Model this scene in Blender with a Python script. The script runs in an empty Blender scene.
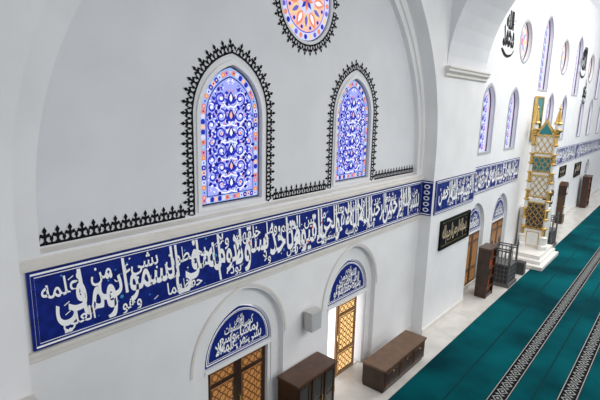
import bpy, math, random
from mathutils import Vector, Matrix
from mathutils.geometry import tessellate_polygon
random.seed(11)
sc=bpy.context.scene
try: sc.view_settings.view_transform='Standard'
except Exception: pass
pi=math.pi
# ---------------- materials ----------------
def mat(name,col,rough=0.6,metal=0.0,emis=0.0,var=0.0,scale=4.0,col2=None,bump=0.0,ecol=None,spec=None):
    m=bpy.data.materials.new(name);m.use_nodes=True
    nt=m.node_tree;b=nt.nodes['Principled BSDF']
    b.inputs['Base Color'].default_value=(*col,1);b.inputs['Roughness'].default_value=rough;b.inputs['Metallic'].default_value=metal
    if spec is not None: b.inputs['Specular IOR Level'].default_value=spec
    if emis>0:
        b.inputs['Emission Color'].default_value=(*(ecol or col),1);b.inputs['Emission Strength'].default_value=emis
    if var>0 or col2:
        tc=nt.nodes.new('ShaderNodeTexCoord');n=nt.nodes.new('ShaderNodeTexNoise');n.inputs['Scale'].default_value=scale;n.inputs['Detail'].default_value=5
        r=nt.nodes.new('ShaderNodeValToRGB');c2=col2 or tuple(max(0,c*(1-var)) for c in col)
        r.color_ramp.elements[0].position=.35;r.color_ramp.elements[1].position=.65
        r.color_ramp.elements[0].color=(*c2,1);r.color_ramp.elements[1].color=(*col,1)
        nt.links.new(tc.outputs['Object'],n.inputs['Vector']);nt.links.new(n.outputs['Fac'],r.inputs['Fac']);nt.links.new(r.outputs['Color'],b.inputs['Base Color'])
        if bump>0:
            bp=nt.nodes.new('ShaderNodeBump');bp.inputs['Strength'].default_value=bump;nt.links.new(n.outputs['Fac'],bp.inputs['Height']);nt.links.new(bp.outputs['Normal'],b.inputs['Normal'])
    return m
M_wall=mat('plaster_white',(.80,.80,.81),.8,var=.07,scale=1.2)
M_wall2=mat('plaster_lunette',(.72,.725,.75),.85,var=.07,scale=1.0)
M_cream=mat('stone_cream',(.70,.67,.63),.6,var=.08,scale=3)
M_marble=mat('marble_floor',(.70,.67,.63),.25,var=.18,scale=2)
M_marb2=mat('marble_white',(.82,.80,.76),.3,var=.08,scale=3)
M_blue=mat('tile_cobalt',(.010,.024,.235),.35,var=.4,scale=9,spec=.25)
M_white=mat('tile_white',(.95,.95,.96),.6,spec=.1)
M_black=mat('ornament_black',(.008,.008,.010),.7,spec=.1)
M_turq=mat('tile_turquoise',(.06,.30,.60),.4)
M_teal=mat('tile_teal',(.02,.20,.22),.3)
M_red=mat('tile_red',(.80,.14,.04),.4)
M_wood=mat('wood_dark',(.05,.022,.011),.35,var=.5,scale=7)
M_wood2=mat('wood_mid',(.10,.045,.022),.35,var=.4,scale=6)
M_wood3=mat('wood_chest_top',(.17,.092,.05),.3,var=.3,scale=5)
M_woodg=mat('wood_golden',(.30,.14,.045),.4,var=.3,scale=6)
M_shade=mat('cabinet_interior',(.03,.018,.012),.6)
M_gold=mat('gilding',(.85,.56,.18),.25,metal=.75,var=.35,scale=9)
M_grey=mat('dark_stone',(.14,.14,.14),.5,var=.3,scale=6)
M_lead=mat('window_frame_stone',(.42,.43,.45),.6)
M_dgrey=mat('dark_grey',(.04,.04,.045),.5)
M_spk=mat('speaker_grey',(.52,.51,.49),.5)
M_glassd=mat('cabinet_glass',(.06,.055,.05),.12)
M_carpet=mat('carpet_teal',(.0,.092,.108),.95,col2=(.0,.032,.043),scale=.45,spec=.05)  # darker noise colour stands in for shadowed areas of the carpet
M_line=mat('carpet_line',(.0,.035,.042),.95,spec=.1)
M_strip=mat('carpet_strip_black',(.008,.009,.011),.95,spec=.05)
M_stripw=mat('carpet_strip_white',(.33,.34,.33),.95,spec=.1)
M_day=mat('daylight_glass',(.95,.97,1),.3,emis=1.6)
M_amber=mat('amber_lattice_glow',(.5,.28,.09),.3,emis=1.0,ecol=(1,.62,.25))  # emission stands in for warm sunlight behind the door lattice
M_amber2=mat('amber_dim_glow',(.08,.03,.012),.3,emis=.34,ecol=(1,.45,.13))  # weak warm glow put into the door panels as emission
G={}
def glass(k,c,e=.75): G[k]=mat('glass_'+k,tuple(x*.3 for x in c),.2,emis=e,ecol=c,spec=.1)
glass('lav',(.38,.42,.95),.82);glass('pale',(.62,.66,.98),.9);glass('blue',(.025,.035,.54),.72);glass('deep',(.015,.015,.30),.6);glass('orange',(.92,.30,.16));glass('yellow',(1,.72,.34));glass('pink',(.80,.26,.40));glass('cyan',(.36,.52,.95));glass('lead',(.05,.05,.12),.2)
glass('white',(.85,.88,1.0),.95);glass('rose',(.95,.55,.50),.8)
glass('violet',(.17,.13,.66),.8)
# ---------------- mesh builder ----------------
class MB:
    def __init__(s): s.v=[];s.f=[];s.m=[];s.mats=[]
    def mi(s,m):
        if m not in s.mats: s.mats.append(m)
        return s.mats.index(m)
    def add(s,vs,fs,m):
        o=len(s.v);s.v+=[tuple(v) for v in vs];k=s.mi(m)
        for f in fs: s.f.append(tuple(o+i for i in f));s.m.append(k)
    def box(s,x0,x1,y0,y1,z0,z1,m):
        s.add([(x0,y0,z0),(x1,y0,z0),(x1,y1,z0),(x0,y1,z0),(x0,y0,z1),(x1,y0,z1),(x1,y1,z1),(x0,y1,z1)],
              [(0,3,2,1),(4,5,6,7),(0,1,5,4),(1,2,6,5),(2,3,7,6),(3,0,4,7)],m)
    def plate(s,outer,holes,a,b,m,fn=lambda u,v,w:(u,w,v)):
        loops=[outer]+list(holes)
        tri=tessellate_polygon([[Vector((p[0],p[1],0)) for p in l] for l in loops])
        pts=[p for l in loops for p in l];n=len(pts)
        vs=[fn(p[0],p[1],a) for p in pts]+[fn(p[0],p[1],b) for p in pts]
        fs=[tuple(t) for t in tri]+[tuple(n+i for i in reversed(t)) for t in tri]
        o=0
        for l in loops:
            k=len(l)
            for i in range(k): fs.append((o+i,o+(i+1)%k,n+o+(i+1)%k,n+o+i))
            o+=k
        s.add(vs,fs,m)
    def poly(s,pts,y,m):
        tri=tessellate_polygon([[Vector((p[0],p[1],0)) for p in pts]])
        s.add([(p[0],y,p[1]) for p in pts],[tuple(t) for t in tri],m)
    def conv(s,pts,y,m): s.add([(p[0],y,p[1]) for p in pts],[tuple(range(len(pts)))],m)
    def disc(s,x,z,r,y,m,n=10,rx=None):
        s.conv([(x+(rx or r)*math.cos(2*pi*i/n),z+r*math.sin(2*pi*i/n)) for i in range(n)],y,m)
    def ribbon(s,pts,w,y,m,closed=False):
        n=len(pts);vs=[]
        for i in range(n):
            if closed: a=pts[(i-1)%n];b=pts[(i+1)%n]
            else: a=pts[max(0,i-1)];b=pts[min(n-1,i+1)]
            dx=b[0]-a[0];dz=b[1]-a[1];l=math.hypot(dx,dz) or 1
            ww=w(i/(n-1),dx/l,dz/l) if callable(w) else w
            nx=-dz/l*ww/2;nz=dx/l*ww/2
            vs+=[(pts[i][0]+nx,y,pts[i][1]+nz),(pts[i][0]-nx,y,pts[i][1]-nz)]
        fs=[(2*i,2*i+1,2*i+3,2*i+2) for i in range(n-1)]
        if closed: fs.append((2*n-2,2*n-1,1,0))
        s.add(vs,fs,m)
    def lathe(s,cx,cy,prof,m,n=14):
        vs=[];fs=[]
        for r,z in prof:
            for i in range(n): vs.append((cx+r*math.cos(2*pi*i/n),cy+r*math.sin(2*pi*i/n),z))
        for j in range(len(prof)-1):
            for i in range(n): fs.append((j*n+i,j*n+(i+1)%n,(j+1)*n+(i+1)%n,(j+1)*n+i))
        fs.append(tuple(reversed(range(n))));fs.append(tuple((len(prof)-1)*n+i for i in range(n)))
        s.add(vs,fs,m)
    def prof_x(s,prof,x0,x1,m):
        n=len(prof);vs=[(x0,p[0],p[1]) for p in prof]+[(x1,p[0],p[1]) for p in prof]
        fs=[(i,(i+1)%n,n+(i+1)%n,n+i) for i in range(n)]+[tuple(range(n)),tuple(reversed(range(n,2*n)))]
        s.add(vs,fs,m)
    def obj(s,name,bevel=0):
        me=bpy.data.meshes.new(name);me.from_pydata(s.v,[],s.f)
        for m in s.mats: me.materials.append(m)
        me.polygons.foreach_set('material_index',s.m);me.update()
        o=bpy.data.objects.new(name,me);sc.collection.objects.link(o)
        if bevel:
            b=o.modifiers.new('bevel','BEVEL');b.width=bevel;b.segments=2;b.limit_method='ANGLE'
        return o
def parch(cx,a,z0,zs,h,n=10):
    Rr=(a*a+h*h)/(2*a);c=a-Rr;t=math.asin(min(1,h/Rr))
    R_=[( cx+c+Rr*math.cos(t*i/n), zs+Rr*math.sin(t*i/n)) for i in range(n+1)]
    L_=[(2*cx-p[0],p[1]) for p in reversed(R_[:-1])]
    return [(cx-a,z0),(cx+a,z0)]+R_+L_
def circ(cx,cz,r,n=48): return [(cx+r*math.cos(2*pi*i/n),cz+r*math.sin(2*pi*i/n)) for i in range(n)]
def rarch(x0,x1,z0,zs,n=60):
    r=(x1-x0)/2;c=(x0+x1)/2
    return [(x0,z0),(x1,z0)]+[(c+r*math.cos(pi*i/n),zs+r*math.sin(pi*i/n)) for i in range(n+1)]
def cr(pts,k=6):
    out=[];P=[pts[0]]+list(pts)+[pts[-1]]
    for i in range(1,len(P)-2):
        p0,p1,p2,p3=P[i-1],P[i],P[i+1],P[i+2]
        for j in range(k):
            t=j/k
            out.append(tuple(.5*((2*p1[d])+(-p0[d]+p2[d])*t+(2*p0[d]-5*p1[d]+4*p2[d]-p3[d])*t*t+(-p0[d]+3*p1[d]-3*p2[d]+p3[d])*t**3) for d in (0,1)))
    out.append(pts[-1]);return out
# ---------------- room shell ----------------
WX=[4.96,8.43]; DX=[5.12,8.52]; MX,MZ=6.77,8.25
WA,WZ0,WZS,WH=.68,4.78,6.18,.86
FAR=46.0
b=MB();b.box(-14,FAR,-40,.6,-.2,0,M_marble);b.obj('floor')
b=MB();b.box(-14,FAR-.02,-40,-1.18,.0,.02,M_carpet)
for y in [-2.1,-3.6,-5.3,-6.4]: b.box(-4,FAR-.02,y-.02,y+.02,.02,.022,M_line)
for yc in (-3.0,-4.2):
    b.box(-4,FAR-.02,yc-.19,yc+.19,.02,.024,M_strip)
    for s in (-.165,.165): b.box(-4,FAR-.02,yc+s-.010,yc+s+.010,.024,.026,M_stripw)
    x=6.0
    while x<FAR-1:
        for (r0,r1) in ((.125,.09),(.04,0)):
            for q in range(4):
                a0=q*pi/2;a1=a0+pi/2
                p=[(x+r0*1.15*math.cos(a0),yc+r0*math.sin(a0),.027),(x+r0*1.15*math.cos(a1),yc+r0*math.sin(a1),.027),(x+r1*1.15*math.cos(a1),yc+r1*math.sin(a1),.027),(x+r1*1.15*math.cos(a0),yc+r1*math.sin(a0),.027)]
                b.add(p,[(0,1,2,3)],M_stripw)
        for s in (-1,1):
            b.add([(x+.17,yc+s*.11,.027),(x+.20,yc+s*.06,.027),(x+.17,yc+s*.01,.027),(x+.14,yc+s*.06,.027)],[(0,1,2,3)],M_stripw)
        x+=.34
b.obj('carpet')
A=6.65
def niche(cx): return parch(cx,1.06,-.05,2.1,1.2)
b=MB()
b.plate([(-4,-.1),(14.9,-.1),(14.9,12.5),(-4,12.5)],[rarch(A-4.71,A+4.71,4.66,5.08)]+[niche(c-.05) for c in DX],0,.12,M_wall)
b.plate([(.5,-.1),(14.9,-.1),(14.9,4.6),(.5,4.6)],[parch(c,.80,-.05,2.05,.90) for c in DX],.12,.4,M_wall)
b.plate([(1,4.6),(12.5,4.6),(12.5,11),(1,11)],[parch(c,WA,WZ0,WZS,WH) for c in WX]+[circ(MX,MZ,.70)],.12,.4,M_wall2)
# nave bay
DX2=[16.35,19.15,25.0,27.6,38.5]
LW=[(16.45,.6,4.95,6.5,.75),(19.3,.6,4.95,6.5,.75),(25.2,.6,4.95,6.5,.75),(28.2,.6,4.95,6.5,.75),(33.2,.6,4.95,6.5,.75),(36.4,.6,4.95,6.5,.75),(40.5,.6,4.95,6.5,.75),
    (23.3,.75,7.35,9.5,1.0),(30.4,.75,7.35,9.5,1.0),(37.6,.75,7.35,9.5,1.0)]
CW=[(19.95,9.05,.75),(26.9,9.1,.8),(34.5,9.1,.8)]
b.plate([(14.9,-.1),(FAR,-.1),(FAR,12.5),(14.9,12.5)],[parch(c,.95,-.05,2.1,1.05) for c in DX2]+[parch(*w) for w in LW]+[circ(*c,n=28) for c in CW],0,.12,M_wall)
b.plate([(14.9,-.1),(FAR,-.1),(FAR,12.5),(14.9,12.5)],[],.2,.4,M_wall)
b.plate([(14.9,-.1),(FAR,-.1),(FAR,4.6),(14.9,4.6)],[],.12,.2,M_wall)
b.obj('wall_north')
b=MB()
b.plate([(-4,-.1),(14.8,-.1),(14.8,12.49),(-4,12.49)],[rarch(A-5.05,A+5.05,-.05,5.2)],-.35,-.001,M_wall)
b.obj('pier_arcade')
b=MB();b.box(FAR,FAR+.3,-14,.4,-.1,12.5,M_wall);b.obj('wall_east')
b=MB();b.box(-14,14.8,-12,.4,12.501,12.7,M_wall);b.obj('ceiling_blocker')  # unseen slab added to cut light from above and darken the near bay
b=MB()
r=3.8;yc=-.35-r;ye=yc-r
o=[(-.352,7.4),(-.352,12.49),(ye-.65,12.49),(ye-.65,.021),(ye,.021),(ye,7.4)]+[(yc+r*math.cos(pi-pi*i/32),7.4+r*math.sin(pi*i/32)) for i in range(1,32)]
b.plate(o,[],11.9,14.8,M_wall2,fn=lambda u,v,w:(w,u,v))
b.obj('transverse_arch')
# trims
b=MB();b.prof_x([(-.35,7.22),(-.40,7.26),(-.40,7.32),(-.47,7.38),(-.47,7.44),(-.50,7.46),(-.50,7.50),(-.35,7.50)],11.8,14.86,M_cream);b.obj('trim_1')
b=MB();b.prof_x([(.119,4.50),(-.05,4.50),(-.05,4.55),(-.02,4.57),(-.02,4.61),(.04,4.66),(.119,4.69)],1.6,11.7,M_cream);b.obj('trim_2')
b=MB()
b.prof_x([(.0,3.36),(-.03,3.38),(-.03,3.44),(-.06,3.46),(-.06,3.51),(0,3.51)],1.6,11.7,M_cream)
b.obj('trim_3')
b=MB();b.prof_x([(0,0),(-.03,0),(-.03,.14),(0,.16)],14.9,FAR-.01,M_cream)
b.prof_x([(-.35,0),(-.38,0),(-.38,.14),(-.35,.16)],11.7,14.8,M_cream)
for xa,xb in ((1.6,3.98),(6.2,7.38),(9.56,11.7)): b.prof_x([(0,0),(-.03,0),(-.03,.14),(0,.16)],xa,xb,M_cream)
b.obj('baseboard_north')
b=MB()
rr,y,w=4.88,-.012,.03
pts=[(A+rr,4.8)]+[(A+rr*math.cos(pi*i/60),5.1+rr*math.sin(pi*i/60)) for i in range(0,40)]
b.ribbon(pts,w,y,M_cream)
for c in DX: b.ribbon(parch(c-.05,1.11,.17,2.1,1.26)[2:],.05,-.012,M_cream)
b.obj('trim_4')
b=MB();b.box(-4,1.6,-9,-.36,2.95,3.12,M_wall);b.box(1.45,1.6,-9,-.36,3.12,3.2,M_cream);b.obj('gallery_slab')

# ---------------- calligraphy (shaped Arabic words as tile inlay) ----------------
def nib(w,mn,ang=math.radians(55)):
    cx,cz=math.cos(ang),math.sin(ang)
    def f(t,dx,dz):
        e=min(1,t*6+.25,(1-t)*5+.15)
        return max(mn,abs(-dz*cx+dx*cz)*w)*e
    return f
AF={'ء':(0xFE80,1),'آ':(0xFE81,2),'أ':(0xFE83,2),'ا':(0xFE8D,2),'ب':(0xFE8F,4),'ة':(0xFE93,2),'ت':(0xFE95,4),'ث':(0xFE99,4),'ج':(0xFE9D,4),'ح':(0xFEA1,4),'خ':(0xFEA5,4),'د':(0xFEA9,2),'ذ':(0xFEAB,2),'ر':(0xFEAD,2),'ز':(0xFEAF,2),'س':(0xFEB1,4),'ش':(0xFEB5,4),'ص':(0xFEB9,4),'ض':(0xFEBD,4),'ط':(0xFEC1,4),'ظ':(0xFEC5,4),'ع':(0xFEC9,4),'غ':(0xFECD,4),'ف':(0xFED1,4),'ق':(0xFED5,4),'ك':(0xFED9,4),'ل':(0xFEDD,4),'م':(0xFEE1,4),'ن':(0xFEE5,4),'ه':(0xFEE9,4),'و':(0xFEED,2),'ى':(0xFEEF,2),'ي':(0xFEF1,4)}
def shape(s):
    s=s.replace('لا','\u0001');o=[];n=len(s)
    def k(c): return 2 if c=='\u0001' else AF[c][1] if c in AF else 0
    for i,c in enumerate(s):
        if k(c)==0: o.append(c);continue
        pj=i>0 and k(s[i-1])==4
        nj=k(c)==4 and i<n-1 and k(s[i+1])>=2
        if c=='\u0001': o.append(chr(0xFEFC if pj else 0xFEFB));continue
        if k(c)==1: o.append(chr(0xFE80));continue
        bb=AF[c][0];o.append(chr(bb+(3 if pj and nj else 1 if pj else 2 if nj else 0)))
    return ''.join(reversed(o))
_wc={}
def word(wd,bold=.013):
    key=(wd,bold)
    if key not in _wc:
        cu=bpy.data.curves.new('w','FONT');cu.body=shape(wd);cu.size=1;cu.resolution_u=4;cu.offset=bold
        o=bpy.data.objects.new('w',cu);sc.collection.objects.link(o)
        bpy.context.view_layer.update()
        me=bpy.data.meshes.new_from_object(o.evaluated_get(bpy.context.evaluated_depsgraph_get()))
        vs=[(v.co.x,v.co.y) for v in me.vertices];fs=[tuple(p.vertices) for p in me.polygons]
        bpy.data.objects.remove(o);bpy.data.curves.remove(cu);bpy.data.meshes.remove(me)
        if not vs: vs=[(0,0),(.3,0),(.3,.5)];fs=[(0,1,2)]
        par=list(range(len(vs)))
        def fd(i):
            while par[i]!=i: par[i]=par[par[i]];i=par[i]
            return i
        for t in fs:
            r0_=fd(t[0])
            for q in t[1:]: par[fd(q)]=r0_
        ids={};isl=[]
        for i in range(len(vs)):
            r0_=fd(i);ids.setdefault(r0_,len(ids));isl.append(ids[r0_])
        xm=min(v[0] for v in vs);vs=[(v[0]-xm,v[1],isl[i]) for i,v in enumerate(vs)]
        _wc[key]=(vs,fs,max(v[0] for v in vs))
    return _wc[key]
def putword(b,wd,x,z,sx,sz,y,m,zmin,zmax,shear=-.06,bold=.013):
    vs,fs,W=word(wd,bold)
    b.add([(x+v[0]*sx+shear*v[1]*sz,y-.0003*(v[2]%12),min(zmax,max(zmin,z+v[1]*sz))) for v in vs],fs,m)
    return W*sx
TXT='بسم الله الرحمن الرحيم الله لا اله الا هو الحي القيوم لا تاخذه سنة ولا نوم له ما في السموات وما في الارض من ذا الذي يشفع عنده الا باذنه يعلم ما بين ايديهم وما خلفهم ولا يحيطون بشيء من علمه الا بما شاء وسع كرسيه السموات والارض ولا يوده حفظهما وهو العلي العظيم'.split()
TI=[0]
def nextw():
    w_=TXT[TI[0]%len(TXT)];TI[0]+=1;return w_
def ticks(b,x0,z0,W,H,y,m,n,sz=1.0):
    for i in range(n):
        mx=x0+random.uniform(.02,.98)*W;mz=z0+random.uniform(.05,.97)*H;s=.020*sz
        k=random.random()
        if k<.35: b.conv([(mx+s,mz),(mx,mz+s),(mx-s,mz),(mx,mz-s)],y-.0001*(i%9),m)
        elif k<.8: b.ribbon([(mx-.045*sz,mz-.02*sz),(mx+.04*sz,mz+.03*sz)],.015*sz,y-.0001*(i%9),m)
        else: b.ribbon(cr([(mx-.05*sz,mz+.03*sz),(mx-.02*sz,mz-.015*sz),(mx+.02*sz,mz-.015*sz),(mx+.05*sz,mz+.03*sz)],4),nib(.02*sz,.010*sz),y-.0001*(i%9),m)
def callig2(b,x0,z0,W,H,y,m):
    zmn,zmx=z0,z0+H
    x=x0+W;k=0
    # principal line, right to left, with words overlapping in alternating registers
    while True:
        wd=nextw();up=k%2
        sx,sz=(H*.50,H*1.12) if not up else (H*.44,H*.86)
        w_=word(wd,.018)[2]*sx
        if x-w_<x0:
            if x-x0>.4*w_: sx*=(x-x0)/w_;w_=x-x0
            else: break
        base=(.22 if not up else .36)+random.uniform(-.03,.04)
        putword(b,wd,x-w_,z0+base*H,sx,sz,y-.0040*up,m,zmn,zmx,bold=.018,shear=-.08)
        x-=w_*(.86 if not up else .80);k+=1
        if x-x0<.1*H: break
    # upper interlaced small words
    x=x0+W-.2*H
    while x>x0+.4*H:
        wd=nextw();sx,sz=H*.30,H*.42;w_=word(wd)[2]*sx
        if x-w_<x0: break
        putword(b,wd,x-w_,z0+random.uniform(.64,.74)*H,sx,sz,y-.0080,m,zmn,zmx)
        x-=w_+random.uniform(.10,.35)*H;k+=1
    # small words in the lower register
    x=x0+W-.5*H
    while x>x0+.4*H:
        wd=nextw();sx,sz=H*.26,H*.34;w_=word(wd)[2]*sx
        if x-w_<x0: break
        putword(b,wd,x-w_,z0+random.uniform(.05,.10)*H,sx,sz,y-.0080,m,zmn,zmx)
        x-=w_+random.uniform(.35,.8)*H
    ticks(b,x0,z0,W,H,y-.0118,m,int(W/H*6),H)
    for i in range(int(W/H*1.1)):
        b.disc(x0+random.uniform(.02,.98)*W,z0+random.uniform(.2,.75)*H,.034*H,y-.0132,random.choice([M_red,M_red,M_turq]),8)
def band(name,x0,x1,y,z0=3.52,z1=4.48):
    b=MB()
    b.box(x0,x1,y,-.355 if y<-.3 else -.004,z0,z1,M_blue)
    yy=y-.003
    for (a,c,w) in ((.035,.035,.024),(.075,.075,.010)):
        b.ribbon([(x0+a,z0+c),(x1-a,z0+c),(x1-a,z1-c),(x0+a,z1-c)],w,yy,M_white,True)
    callig2(b,x0+.11,z0+.10,x1-x0-.22,z1-z0-.19,y-.006,M_white)
    for i in range(int((x1-x0)*10)):
        px=random.uniform(x0+.1,x1-.1);pz=random.uniform(z0+.1,z1-.1);r=random.uniform(.010,.016)
        b.disc(px,pz,r,y-.004,M_turq,6)
    return b.obj(name)
band('calligraphy_band',1.76,11.66,-.03)
band('calligraphy_band',11.82,14.78,-.38)
band('calligraphy_band',14.95,20.9,-.03)
band('calligraphy_band',24.0,33.0,-.03)
band('calligraphy_band',33.3,45.0,-.03)
b=MB()
b.box(11.67,11.695,-.345,-.04,3.52,4.48,M_blue)
for zz in (3.56,4.44): b.box(11.665,11.67,-.34,-.045,zz-.01,zz+.01,M_white)
for i in range(5):
    zz=3.68+i*.16
    for r,mm,xx in ((1.,M_white,11.664),(.6,M_blue,11.662)):
        b.add([(xx,-.19+.09*r*math.cos(q*pi/4),zz+.06*r*math.sin(q*pi/4)) for q in range(8)],[tuple(range(8))],mm)
b.obj('tile_return_panel')
# ---------------- cresting ----------------
def crest(b,path,y,m,h=.20,pitch=.145):
    segs=[];tot=0
    for a,c in zip(path[:-1],path[1:]):
        l=math.hypot(c[0]-a[0],c[1]-a[1]);segs.append((tot,l,a,c));tot+=l
    b.ribbon(path,.030,y,m)
    def at(s):
        for (s0,l,a,c) in segs:
            if s<=s0+l+1e-6:
                t=(s-s0)/l;return (a[0]+(c[0]-a[0])*t,a[1]+(c[1]-a[1])*t),((c[0]-a[0])/l,(c[1]-a[1])/l)
        a,c=segs[-1][2],segs[-1][3];l=segs[-1][1];return c,((c[0]-a[0])/l,(c[1]-a[1])/l)
    n=max(1,round(tot/pitch));st=tot/n
    for i in range(n):
        p,t=at((i+.5)*st);nx,nz=-t[1],t[0]
        def T(u,v): return (p[0]+t[0]*u*st+nx*v*h,p[1]+t[1]*u*st+nz*v*h)
        b.poly([T(0,1.05),T(-.19,.80),T(-.09,.66),T(-.10,.56),T(-.36,.66),T(-.42,.46),T(-.12,.36),T(-.09,.2),T(-.26,.06),T(.26,.06),T(.09,.2),T(.12,.36),T(.42,.46),T(.36,.66),T(.10,.56),T(.09,.66),T(.19,.80)],y-.001,m)
        b.ribbon([T(-.5,.08),T(-.47,.28),T(-.38,.5)],.019,y-.0012,m);b.ribbon([T(.5,.08),T(.47,.28),T(.38,.5)],.019,y-.0012,m)
        q=T(.5,.26);b.disc(q[0],q[1],.024,y-.0014,m,6)
b=MB();yl=.113
zb=4.73;CA=.78
path=[(A-4.68,zb)]
for c in WX:
    w=parch(c,CA,zb,6.22,.96,14)
    loop=[(c-CA,zb)]+[p for p in reversed(w[2:])]+[(c+CA,zb)]
    crest(b,path+[(c-CA-.17,zb)],yl,M_black)
    crest(b,loop,yl,M_black)
    path=[(c+CA+.17,zb)]
crest(b,path+[(A+4.70,zb)],yl,M_black)
b.obj('black_cresting_ornament')
b=MB();crest(b,list(reversed(circ(MX,MZ,.77,60)))+[(MX+.77,MZ)],yl,M_black,h=.18,pitch=.14)
b.obj('black_medallion_ornament')
# ---------------- stained glass ----------------
def spiral(cx,cz,r,a0,turns,sgn,n=22):
    return [(cx+r*(1-.85*t)*math.cos(a0+sgn*2*pi*turns*t),cz+r*(1-.85*t)*math.sin(a0+sgn*2*pi*turns*t)) for t in [i/n for i in range(n+1)]]
def inside(w,x,z,mg=0):
    cx,a,z0,zs,h=w
    if z<z0+mg or abs(x-cx)>a-mg: return False
    if z<=zs: return True
    Rr=(a*a+h*h)/(2*a);c=Rr-a
    return math.hypot(abs(x-cx)+c,z-zs)<Rr-mg
def leaf(b,x,z,l,w,ang,y,m):
    ca,sa=math.cos(ang),math.sin(ang)
    P=[(0,0),(.3,.5),(.6,.45),(1,0),(.6,-.45),(.3,-.5)]
    b.conv([(x+ca*p[0]*l-sa*p[1]*w,z+sa*p[0]*l+ca*p[1]*w) for p in P],y,m)
def stained(name,w,y=.17):
    cx,a,z0,zs,h=w;b=MB()
    out=parch(cx,a-.005,z0+.005,zs,h-.008)
    b.plate(out,[],y+.001,y+.03,G['lead'])
    b.poly(parch(cx,a-.03,z0+.03,zs,h-.035),y-.004,G['cyan'])
    b.poly(parch(cx,a-.14,z0+.135,zs,h-.165),y-.006,G['deep'])
    b.poly(parch(cx,a-.155,z0+.15,zs,h-.185),y-.008,G['lav'])
    w2=parch(cx,a-.088,z0+.085,zs,h-.10,12);L=w2+[w2[0]]
    acc=0;k=0;cols=['orange','pale','blue','rose','blue','pale','orange','cyan','pink']
    for p,q in zip(L[:-1],L[1:]):
        l=math.hypot(q[0]-p[0],q[1]-p[1])
        while acc<l:
            t=acc/l;x=p[0]+(q[0]-p[0])*t;z=p[1]+(q[1]-p[1])*t
            b.disc(x,z,.044,y-.009,G[cols[k%9]],8);b.disc(x,z,.016,y-.011,G['yellow' if k%2 else 'blue'],6);k+=1;acc+=.078
        acc-=l
    mg=.17
    rnd=random.Random(5)
    for i in range(460):
        x=rnd.uniform(.02,a-.18);z=rnd.uniform(z0+.2,zs+h-.2);s_=rnd.uniform(.035,.065);an=rnd.uniform(0,2*pi);c_=G[rnd.choice(['pale','white','white','violet','blue','cyan','blue','pale','white','violet','pink'])]
        if inside(w,cx+x,z,mg+.02):
            leaf(b,cx+x,z,s_,s_*.5,an,y-.009-.000005*i,c_);leaf(b,cx-x,z,s_,s_*.5,pi-an,y-.009-.000005*i,c_)
    step=.27
    rows=[z0+.31+i*step for i in range(int((zs+h-z0)/step))]
    for i,z in enumerate(rows):
        for s in (-1,1):
            for (ox,r,tn) in ((.20,.115,1.4),(.39,.085,1.2)):
                zz=z+(step/2 if ox>.3 else 0)
                if not inside(w,cx+s*(ox),zz,mg+r*.5): continue
                a0=pi/2+pi*(1 if i%2 else 0)
                b.ribbon(spiral(cx+s*ox,zz,r*1.12,a0+.5,tn,s),.020,y-.0123,G['white'])
                b.ribbon(spiral(cx+s*ox,zz,r,a0,tn,s),.028,y-.0125,G['blue'])
                b.disc(cx+s*ox,zz,.030,y-.014,G['white'],8)
                if (i+(ox>.3))%3==0: b.disc(cx+s*ox,zz,.021,y-.0145,G['orange'],8)
                for q in range(5):
                    an=q*2*pi/5+.4*s
                    X=cx+s*ox+math.cos(an)*r*1.02;Z=zz+math.sin(an)*r*1.02
                    if inside(w,X,Z,mg+.02): leaf(b,X,Z,.085,.055,an+s*.9,y-.013,G['blue' if q%2 else 'deep'])
        if inside(w,cx,z+.1,mg+.05):
            leaf(b,cx,z-.10,.22,.13,pi/2,y-.015,G['deep']);leaf(b,cx,z-.05,.13,.06,pi/2,y-.017,G['rose' if i%3==1 else 'white'])
            for s in (-1,1):
                leaf(b,cx,z-.08,.16,.06,pi/2-s*1.0,y-.016,G['blue'])
                b.ribbon(cr([(cx,z-.12),(cx+s*.08,z-.15),(cx+s*.2,z-.13),(cx+s*.34,z-.02),(cx+s*.42,z+.0)] if inside(w,cx+s*.42,z,mg) else [(cx,z-.12),(cx+s*.08,z-.13),(cx+s*.14,z-.08)],4),.022,y-.012,G['white'])
    return b.obj(name)
for c in WX: stained('stained_glass_window',(c,WA-.04,WZ0+.04,WZS,WH-.05))
for i,c in enumerate(WX):
    b=MB();b.plate(parch(c,WA+.03,WZ0-.02,WZS,WH+.03),[parch(c,WA-.035,WZ0+.035,WZS,WH-.045)],.095,.20,M_wall);b.obj('window_%d'%(i+1))
b=MB();mx,mz,y=MX,MZ,.17
b.plate(circ(mx,mz,.695),[],y+.001,y+.04,G['lead']);b.poly(circ(mx,mz,.68),y-.002,G['pale'])
b.poly(circ(mx,mz,.55),y-.004,G['violet']);b.poly(circ(mx,mz,.53),y-.006,G['rose'])
for k in range(28):
    an=2*pi*k/28;b.disc(mx+.615*math.cos(an),mz+.615*math.sin(an),.048,y-.008,G[['orange','blue','yellow','violet'][k%4]],8)
for k in range(12):
    an=2*pi*k/12
    leaf(b,mx+.2*math.cos(an),mz+.2*math.sin(an),.33,.17,an,y-.010,G['yellow' if k%2 else 'orange'])
    leaf(b,mx+.24*math.cos(an),mz+.24*math.sin(an),.22,.08,an,y-.012,G['violet' if k%2 else 'white'])
    an+=pi/12;b.disc(mx+.47*math.cos(an),mz+.47*math.sin(an),.035,y-.012,G['blue'],8)
b.poly(circ(mx,mz,.22,24),y-.014,G['pale'])
for k in range(8): leaf(b,mx,mz,.19,.08,2*pi*k/8,y-.016,G['blue' if k%2 else 'orange'])
b.obj('stained_glass_medallion')
n=3
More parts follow.
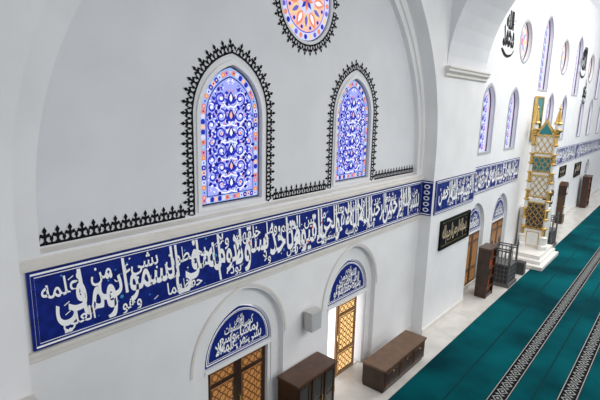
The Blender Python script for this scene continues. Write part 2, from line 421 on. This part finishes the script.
for w in LW:
    b=MB();b.plate(parch(*w),[],.17,.195,G['pale']);b.plate(parch(w[0],w[1]+.06,w[2]-.06,w[3],w[4]+.07),[parch(w[0],w[1]-.02,w[2]+.02,w[3],w[4]-.03)],-.02,-.002,M_lead)
    b.ribbon(parch(w[0],w[1]-.09,w[2]+.09,w[3],w[4]-.12),.05,.165,G['rose'],True)
    z=w[2]+.2
    while z<w[3]+w[4]-.25:
        for s in (-1,1):
            if inside(w,w[0]+s*.28,z,.2):
                b.ribbon(spiral(w[0]+s*.24,z,.15,pi/2,1.1,s,12),.045,.16,G['blue']);b.disc(w[0]+s*.26,z,.05,.155,G['pink'],6)
        leaf(b,w[0],z-.1,.26,.14,pi/2,.157,G['blue']);z+=.32
    b.obj('window_%d'%n);n+=1
for c in CW:
    b=MB();b.plate(circ(*c,n=28),[],.17,.195,G['white']);b.plate(circ(c[0],c[1],c[2]+.08,28),[circ(c[0],c[1],c[2]-.02,28)],-.02,-.002,M_lead)
    b.ribbon(circ(c[0],c[1],c[2]-.12,28),.07,.165,G['orange'],True)
    for k in range(10):
        an=2*pi*k/10;leaf(b,c[0]+.1*math.cos(an),c[1]+.1*math.sin(an),c[2]*.65,.2,an,.16,G['lav' if k%2 else 'yellow'])
    b.disc(c[0],c[1],.15,.155,G['pink'],10);b.obj('window_%d'%n);n+=1
def bigcal(name,cx,cz,s,w1,w2):
    b=MB()
    for (wd,dz,k,yy) in ((w1,-.35,1.0,-.010),(w2,.25,.62,-.016)):
        W=word(wd,.04)[2];sx=1.35*s*k/W
        putword(b,wd,cx-sx*W/2,cz+dz*s,sx,s*1.35*k,yy,M_black,cz-2*s,cz+2*s,-.1,.04)
    b.ribbon(cr([(cx-.75*s,cz-.5*s),(cx-.2*s,cz-.72*s),(cx+.4*s,cz-.66*s),(cx+.8*s,cz-.4*s)],6),nib(.12*s,.04*s),-.022,M_black)
    ticks(b,cx-.6*s,cz-.5*s,1.2*s,1.3*s,-.024,M_black,8,1.6*s)
    b.obj(name)
bigcal('wall_calligraphy',17.8,9.0,.95,'محمد','الله');bigcal('wall_calligraphy',31.9,9.3,1.2,'الله','هو');bigcal('wall_calligraphy',33.4,7.6,.9,'محمد','علي');bigcal('wall_calligraphy',41.5,9.2,1.2,'عمر','الله')
# ---------------- doors ----------------
def doorleaf(b,x0,x1,z0,z1,y,mf,mp,ml):
    b.box(x0,x1,y,y+.05,z0,z1,mf)
    w=x1-x0
    for (za,zc) in ((.05,.30),(.34,.80),(.84,.96)):
        pa=z0+(z1-z0)*za;pb=z0+(z1-z0)*zc
        b.box(x0+.09,x1-.09,y-.004,y,pa,pb,mp)
        b.ribbon([(x0+.10,pa+.015),(x1-.10,pa+.015),(x1-.10,pb-.015),(x0+.10,pb-.015)],.03,y-.008,ml,True)
        cols=max(2,int((w-.2)/.13));sx=(w-.2)/cols;rows=max(1,round((pb-pa-.03)/sx));sz=(pb-pa-.03)/rows
        for i in range(rows):
            for j in range(cols):
                cxx=x0+.1+sx*(j+.5);cz=pa+.015+sz*(i+.5)
                for rot in (0,pi/4):
                    rr=sx*.52 if rot==0 else sx*.5
                    b.ribbon([(cxx+rr*math.cos(rot+q*pi/2),cz+rr*math.sin(rot+q*pi/2)) for q in range(4)],.018,y-.010-rot*.001,ml,True)
    b.box(x0+.02,x0+.04,y-.04,y,z0+.95,z0+1.1,M_gold)
def tymp(name,cx,a,h,z0,y):
    b=MB();o_=parch(cx,a,z0,z0+.02,h);b.plate(o_,[],y,y+.04,M_blue)
    b.ribbon(parch(cx,a-.04,z0+.04,z0+.05,h-.07),.02,y-.004,M_white,True)
    b.ribbon(parch(cx,a-.075,z0+.075,z0+.08,h-.13),.01,y-.004,M_white,True)
    Rr=(a*a+h*h)/(2*a);cc=Rr-a
    def halfw(v): return max(.05,math.sqrt(max(0,(Rr-.13)**2-v*v))-cc)
    for j,(v0,v1,nw_) in enumerate(((.10,.38,4),(.30,.54,3),(.48,.68,2),(.64,.82,1))):
        hw=halfw(v1*h)*.98;ws=[nextw() for _ in range(nw_)];tot=sum(word(w_,.018)[2] for w_ in ws);x=cx+hw
        for k,w_ in enumerate(ws):
            W=word(w_,.018)[2];sx=2*hw/tot
            putword(b,w_,x-W*sx,z0+(v0+.07)*h,sx,(v1-v0)*h*1.35,y-.006-.0042*((j+k)%2),M_white,z0+.10,z0+h*.86,0,.018)
            x-=W*sx
    ticks(b,cx-.55*a,z0+.12*h,1.1*a,.45*h,y-.0155,M_white,10,.7)
    for i in range(14):
        px=random.uniform(-.5,.5)*a;pz=random.uniform(.15,.5)*h;b.disc(cx+px,z0+pz,.016,y-.005,M_turq,6)
    b.obj(name)
for i,c in enumerate(DX):
    tymp('tympanum_panel',c,.77,.86,2.02,.16)
    b=MB()
    b.box(c-.80,c+.80,.10,.30,1.94,2.015,M_wall)
    b.box(c-.795,c-.72,.14,.34,0.001,1.94,M_wall);b.box(c+.72,c+.795,.14,.34,0.001,1.94,M_wall)
    if i==0:
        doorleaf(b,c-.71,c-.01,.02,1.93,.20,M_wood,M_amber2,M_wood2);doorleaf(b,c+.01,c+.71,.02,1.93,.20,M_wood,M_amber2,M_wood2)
    else:
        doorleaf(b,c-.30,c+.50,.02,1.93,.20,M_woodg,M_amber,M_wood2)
        b.box(c-.71,c+.71,.36,.38,.02,1.93,M_day)
        b.box(c-.71,c+.71,.20,.36,.001,.02,M_marble)
    b.obj('door_%d'%(i+1))
n=3
for c in DX2:
    tymp('tympanum_panel',c,.72,.80,2.12,.07)
    b=MB();b.box(c-.75,c+.75,.06,.118,2.03,2.11,M_wall)
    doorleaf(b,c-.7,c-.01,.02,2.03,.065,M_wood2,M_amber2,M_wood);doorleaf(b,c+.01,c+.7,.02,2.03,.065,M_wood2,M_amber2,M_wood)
    b.obj('door_%d'%n);n+=1
# ---------------- furniture ----------------
b=MB();x0,x1,y0,y1,H=5.95,7.15,-.55,-.04,1.25
b.box(x0,x1,y0+.03,y1,0,.10,M_wood);b.box(x0-.03,x1+.03,y0-.03,y1,H-.05,H,M_wood2)
b.box(x0,x1,y1-.03,y1,.1,H-.05,M_shade)
nb=3;wd=(x1-x0)/nb
for i in range(nb+1):
    xx=x0+i*wd;b.box(max(x0,xx-.025),min(x1,xx+.025),y0,y1-.03,.1,H-.05,M_wood)
for zz in (.1,.48,.84): b.box(x0,x1,y0+.02,y1-.03,zz,zz+.03,M_wood2)
for i in range(nb):
    xa=x0+i*wd+.03;xb=xa+wd-.06
    for (p,q,r,s) in ((xa,xa+.05,.12,H-.07),(xb-.05,xb,.12,H-.07),(xa+.05,xb-.05,.12,.18),(xa+.05,xb-.05,H-.13,H-.07),(xa+.05,xb-.05,.62,.66)):
        b.box(p,q,y0-.02,y0+.005,r,s,M_wood)
    b.box(xa+.05,xb-.05,y0-.004,y0+.0,.18,H-.13,M_glassd)
    b.box(xb-.045,xb-.03,y0-.05,y0-.02,.6,.72,M_gold)
b.obj('glazed_cabinet',.006)
b=MB();x0,x1,y0,y1,H=8.45,10.5,-1.0,-.42,.62
b.box(x0+.03,x1-.03,y0+.04,y1,0,.08,M_shade);b.box(x0,x1,y0,y1,.08,H-.05,M_wood);b.box(x0-.03,x1+.03,y0-.03,y1,H-.05,H,M_wood3)
for i in range(3):
    xa=x0+.05+i*(x1-x0-.05)/3;xb=xa+(x1-x0-.05)/3-.05
    b.box(xa,xb,y0-.015,y0,.13,H-.1,M_wood2);b.box(xa+.05,xb-.05,y0-.022,y0-.015,.18,H-.15,M_wood);b.lathe((xa+xb)/2,y0-.035,[(.012,H-.17),(.02,H-.15),(.012,H-.13)],M_gold,8)
b.obj('wooden_chest',.006)
b=MB();c=6.83
b.plate([(c-.15,1.95),(c+.15,1.95),(c+.17,2.36),(c-.17,2.36)],[],-.08,-.27,M_spk)
b.box(c-.13,c+.13,-.276,-.27,1.98,2.33,M_lead)
for k in range(8): b.box(c-.12,c+.12,-.280,-.276,2.0+k*.04,2.01+k*.04,M_spk)
b.box(c-.04,c+.04,-.08,-.02,2.08,2.22,M_dgrey);b.box(c-.07,c+.07,-.02,-.002,2.0,2.30,M_spk)
b.obj('wall_speaker',.012)
st_ink=mat('gold_ink',(.58,.48,.32),.5)
def frame(name,x0,x1,z0,z1,y):
    b=MB();b.box(x0,x1,y-.02,y,z0,z1,M_black)
    for (p,q,r,s) in ((x0,x1,z0,z0+.06),(x0,x1,z1-.06,z1),(x0,x0+.06,z0+.06,z1-.06),(x1-.06,x1,z0+.06,z1-.06)): b.box(p,q,y-.06,y-.02,r,s,M_black)
    b.ribbon([(x0+.09,z0+.09),(x1-.09,z0+.09),(x1-.09,z1-.09),(x0+.09,z1-.09)],.022,y-.024,M_gold,True)
    W_=x1-x0-.4;H_=z1-z0-.3;x=x0+.2+W_;k=0
    ws=[nextw() for _ in range(max(2,int(W_/H_*1.7)))];tot=sum(word(q)[2] for q in ws)
    for w_ in ws:
        W=word(w_)[2]*W_/tot;putword(b,w_,x-W,z0+.15+.28*H_,W_/tot*.98,H_*.95,y-.026-.0045*(k%2),st_ink,z0+.13,z1-.13,-.05,.013);x-=W;k+=1
    ticks(b,x0+.2,z0+.15,W_,H_,y-.036,st_ink,14,H_)
    b.obj(name)
frame('framed_calligraphy',12.35,14.6,2.38,3.25,-.352)
frame('framed_calligraphy',33.6,35.6,2.3,3.2,-.002)
def bookcase(name,x0,x1,y0,y1,H):
    b=MB();b.box(x0,x0+.04,y0,y1,0,H,M_wood);b.box(x1-.04,x1,y0,y1,0,H,M_wood);b.box(x0+.04,x1-.04,y1-.03,y1,0,H,M_shade)
    b.box(x0-.03,x1+.03,y0-.03,y1,H,H+.07,M_wood2);b.box(x0+.04,x1-.04,y0+.02,y1-.03,0,.12,M_wood)
    for k in range(1,5): b.box(x0+.04,x1-.04,y0+.01,y1-.03,k*H/5,k*H/5+.03,M_wood2)
    for k in range(5):
        x=x0+.06
        while x<x1-.12:
            wv=random.uniform(.03,.05);b.box(x,x+wv,y0+.08,y1-.04,k*H/5+(.12 if k==0 else .03),k*H/5+.03+random.uniform(.2,.28),random.choice([M_wood2,M_wood,M_red,M_dgrey]));x+=wv+.005
    b.obj(name,.004)
bookcase('tall_bookcase',15.6,16.3,-.85,-.45,1.72)
def lectern(name,x0,x1,y0,y1):
    b=MB();b.box(x0-.05,x1+.05,y0-.05,y1+.05,.0,.12,M_grey)
    for (px,py) in ((x0,y0),(x1-.06,y0),(x0,y1-.06),(x1-.06,y1-.06)):
        b.box(px,px+.06,py,py+.06,.12,1.5,M_grey);b.lathe(px+.03,py+.03,[(.03,1.5),(.05,1.54),(.03,1.6),(.005,1.68)],M_grey,8)
    b.box(x0+.01,x1-.01,y0+.01,y1-.01,.78,.84,M_grey)
    b.box(x0+.03,x1-.03,y0+.03,y1-.03,.12,.78,M_dgrey)
    for k in range(6):
        xx=x0+.06+(x1-x0-.12)*k/5
        b.box(xx-.012,xx+.012,y0+.015,y0+.03,.12,.78,M_grey);b.box(xx-.012,xx+.012,y1-.03,y1-.015,.84,1.4,M_grey)
        yy=y0+.06+(y1-y0-.12)*k/5
        b.box(x0+.015,x0+.03,yy-.012,yy+.012,.12,1.35,M_grey);b.box(x1-.03,x1-.015,yy-.012,yy+.012,.84,1.35,M_grey)
    for zz in (.28,.45,.62): b.box(x0+.012,x1-.012,y0+.012,y0+.032,zz,zz+.025,M_grey);b.box(x0+.012,x0+.032,y0+.03,y1-.03,zz,zz+.025,M_grey)
    for zz in (1.32,1.40): b.box(x0+.0,x1-.0,y1-.05,y1-.01,zz,zz+.04,M_grey);b.box(x0+.01,x0+.05,y0+.02,y1-.02,zz,zz+.04,M_grey);b.box(x1-.05,x1-.01,y0+.02,y1-.02,zz,zz+.04,M_grey)
    b.obj(name)
lectern('lattice_lectern',17.2,18.1,-1.1,-.35);lectern('lattice_lectern',23.8,24.8,-1.10,-.35)
def clock(name,cx,y1,H=2.3):
    b=MB();b.box(cx-.28,cx+.28,y1-.36,y1,0,.5,M_wood);b.box(cx-.2,cx+.2,y1-.30,y1,.5,H-.6,M_wood2);b.box(cx-.27,cx+.27,y1-.36,y1,H-.6,H-.05,M_wood)
    b.plate([(cx-.3,H-.05),(cx+.3,H-.05),(cx+.2,H+.05),(cx,H+.16),(cx-.2,H+.05)],[],y1-.37,y1,M_wood2)
    b.box(cx-.14,cx+.14,y1-.305,y1-.30,.6,H-.7,M_glassd);b.disc(cx,H-.32,.2,y1-.365,M_gold,20);b.disc(cx,H-.32,.17,y1-.368,M_white,20)
    b.ribbon([(cx,H-.32),(cx+.02,H-.19)],.02,y1-.37,M_black);b.ribbon([(cx,H-.32),(cx+.1,H-.30)],.02,y1-.371,M_black)
    b.lathe(cx,y1-.31,[(.01,.9),(.06,.94),(.06,1.0),(.01,1.04)],M_gold,10)
    b.obj(name)
clock('longcase_clock',26.3,-.04);clock('longcase_clock',30.0,-.04)
frame('framed_calligraphy',29.2,30.8,2.75,3.35,-.002)
# minbar gate
b=MB()
b.box(20.0,23.0,-1.6,-.05,.021,.16,M_marb2);b.box(20.3,23.0,-1.45,-.05,.16,.30,M_marb2);b.box(20.6,22.9,-1.35,-.05,.30,.45,M_marb2)
def post(cx,cy):
    b.lathe(cx,cy,[(.19,.45),(.19,.62),(.13,.68),(.13,.95),(.17,1.0),(.09,1.06)],M_marb2)
    z=1.06;i=0
    while z<5.4:
        b.lathe(cx,cy,[(.07,z),(.07,z+.30)],M_marb2 if i%2 else M_gold,10)
        b.lathe(cx,cy,[(.07,z+.30),(.115,z+.32),(.125,z+.35),(.115,z+.38),(.07,z+.40)],M_gold,10);z+=.40;i+=1
    b.lathe(cx,cy,[(.08,z),(.11,z+.05),(.19,z+.14),(.20,z+.19),(.13,z+.23)],M_gold,12)
    b.lathe(cx,cy,[(.11,z+.23),(.11,z+.42)],M_marb2,12)
    b.lathe(cx,cy,[(.16,z+.42),(.17,z+.47),(.13,z+.52),(.07,z+.85),(.03,z+1.02),(.05,z+1.06),(.05,z+1.10),(.015,z+1.14),(.005,z+1.28)],M_gold,12)
post(21.7,-.30);post(21.7,-1.15)
b.box(21.68,21.74,-1.08,-.37,.45,1.3,M_marb2)
b.box(21.67,21.68,-.98,-.47,.55,1.2,M_gold);b.box(21.66,21.67,-.95,-.50,.58,1.17,M_marb2)
def lattice(za,zc,back,w=.035):
    b.box(21.70,21.72,-1.08,-.37,za,zc,back)
    nz=max(1,int((zc-za)/.26))
    for i in range(nz):
        z0=za+(zc-za)*i/nz;z1=za+(zc-za)*(i+1)/nz;zm=(z0+z1)/2
        for j in range(3):
            ya=-1.08+.71*j/3;yb=ya+.71/3;ym=(ya+yb)/2
            for (p,q) in (((ya,zm),(ym,z1)),((ym,z1),(yb,zm)),((yb,zm),(ym,z0)),((ym,z0),(ya,zm))):
                dy=q[0]-p[0];dz=q[1]-p[1];l=math.hypot(dy,dz);ny=-dz/l*w/2;nz_=dy/l*w/2
                b.add([(21.69,p[0]+ny,p[1]+nz_),(21.69,p[0]-ny,p[1]-nz_),(21.69,q[0]-ny,q[1]-nz_),(21.69,q[0]+ny,q[1]+nz_)],[(0,1,2,3)],M_gold)
    for zz in (za,zc): b.box(21.66,21.72,-1.08,-.37,zz-.03,zz+.03,M_gold)
lattice(1.35,2.5,M_dgrey);lattice(2.75,3.7,M_marb2);lattice(3.85,4.5,M_teal);lattice(4.65,5.4,M_marb2)
for zz in (2.5,3.7,4.5): b.box(21.67,21.73,-1.08,-.37,zz,zz+.15,M_marb2)
b.plate([(-1.08,5.4),(-.37,5.4),(-.42,5.65),(-.58,5.85),(-.725,6.15),(-.87,5.85),(-1.03,5.65)],[],21.67,21.73,M_gold,fn=lambda u,v,w:(w,u,v))
b.plate([(-.98,5.45),(-.47,5.45),(-.52,5.6),(-.64,5.76),(-.725,5.95),(-.81,5.76),(-.93,5.6)],[],21.655,21.67,M_teal,fn=lambda u,v,w:(w,u,v))
b.box(21.85,22.7,-1.15,-.06,.45,2.2,M_marb2)
b.obj('minbar')
b=MB();b.box(22.2,23.3,-.10,-.03,5.2,7.0,M_teal);
for (p,q,r,s) in ((22.15,22.23,5.15,7.05),(23.27,23.35,5.15,7.05),(22.23,23.27,5.15,5.22),(22.23,23.27,6.97,7.05)): b.box(p,q,-.14,-.03,r,s,M_gold)
b.box(22.3,23.2,-.11,-.10,5.3,6.1,M_black);b.obj('framed_tile_panel')
b=MB();b.box(19.0,19.35,-1.15,-.8,.0,.5,M_dgrey);b.box(19.04,19.31,-1.16,-1.15,.08,.45,M_grey);b.lathe(19.17,-.97,[(.05,.5),(.03,.52),(.03,.56)],M_grey,8);b.obj('floor_speaker',.01)
bookcase('tall_bookcase',36.0,37.2,-.6,-.2,2.1)
# ---------------- camera / light ----------------
f=460.;th=math.radians(40.1);p=math.radians(11.6);ro=math.radians(1.4)
r0=Vector((math.sin(th),-math.cos(th),0));fw=Vector((math.cos(th)*math.cos(p),math.sin(th)*math.cos(p),-math.sin(p)));u0=r0.cross(fw)
Rv=r0*math.cos(ro)+u0*math.sin(ro);Uv=u0*math.cos(ro)-r0*math.sin(ro)
cam=bpy.data.cameras.new('camera');co=bpy.data.objects.new('camera',cam);sc.collection.objects.link(co)
m=Matrix((Rv,Uv,-fw)).transposed().to_4x4();m.translation=Vector((0,-5.5,6.4));co.matrix_world=m
cam.sensor_width=36;cam.lens=f/600*36;cam.clip_start=.05;cam.clip_end=200;sc.camera=co
w=bpy.data.worlds.new('world');sc.world=w;w.use_nodes=True
bg=w.node_tree.nodes['Background'];bg.inputs['Color'].default_value=(.93,.955,1,1);bg.inputs['Strength'].default_value=.84
def area(name,loc,rot,sx,sy,e,col=(1,1,1)):
    l=bpy.data.lights.new(name,'AREA');l.shape='RECTANGLE';l.size=sx;l.size_y=sy;l.energy=e;l.color=col
    o=bpy.data.objects.new(name,l);sc.collection.objects.link(o);o.location=loc;o.rotation_euler=rot
area('nave_fill',(25,-7,12.8),(math.radians(12),0,0),20,8,2200,(1,.985,.955))  # unseen area lamp added over the nave to brighten its walls
area('gallery_fill',(8,-9,8.0),(math.radians(50),0,0),8,3,400,(1,.965,.92))  # unseen fill lamp added to make up for light the slab blocks
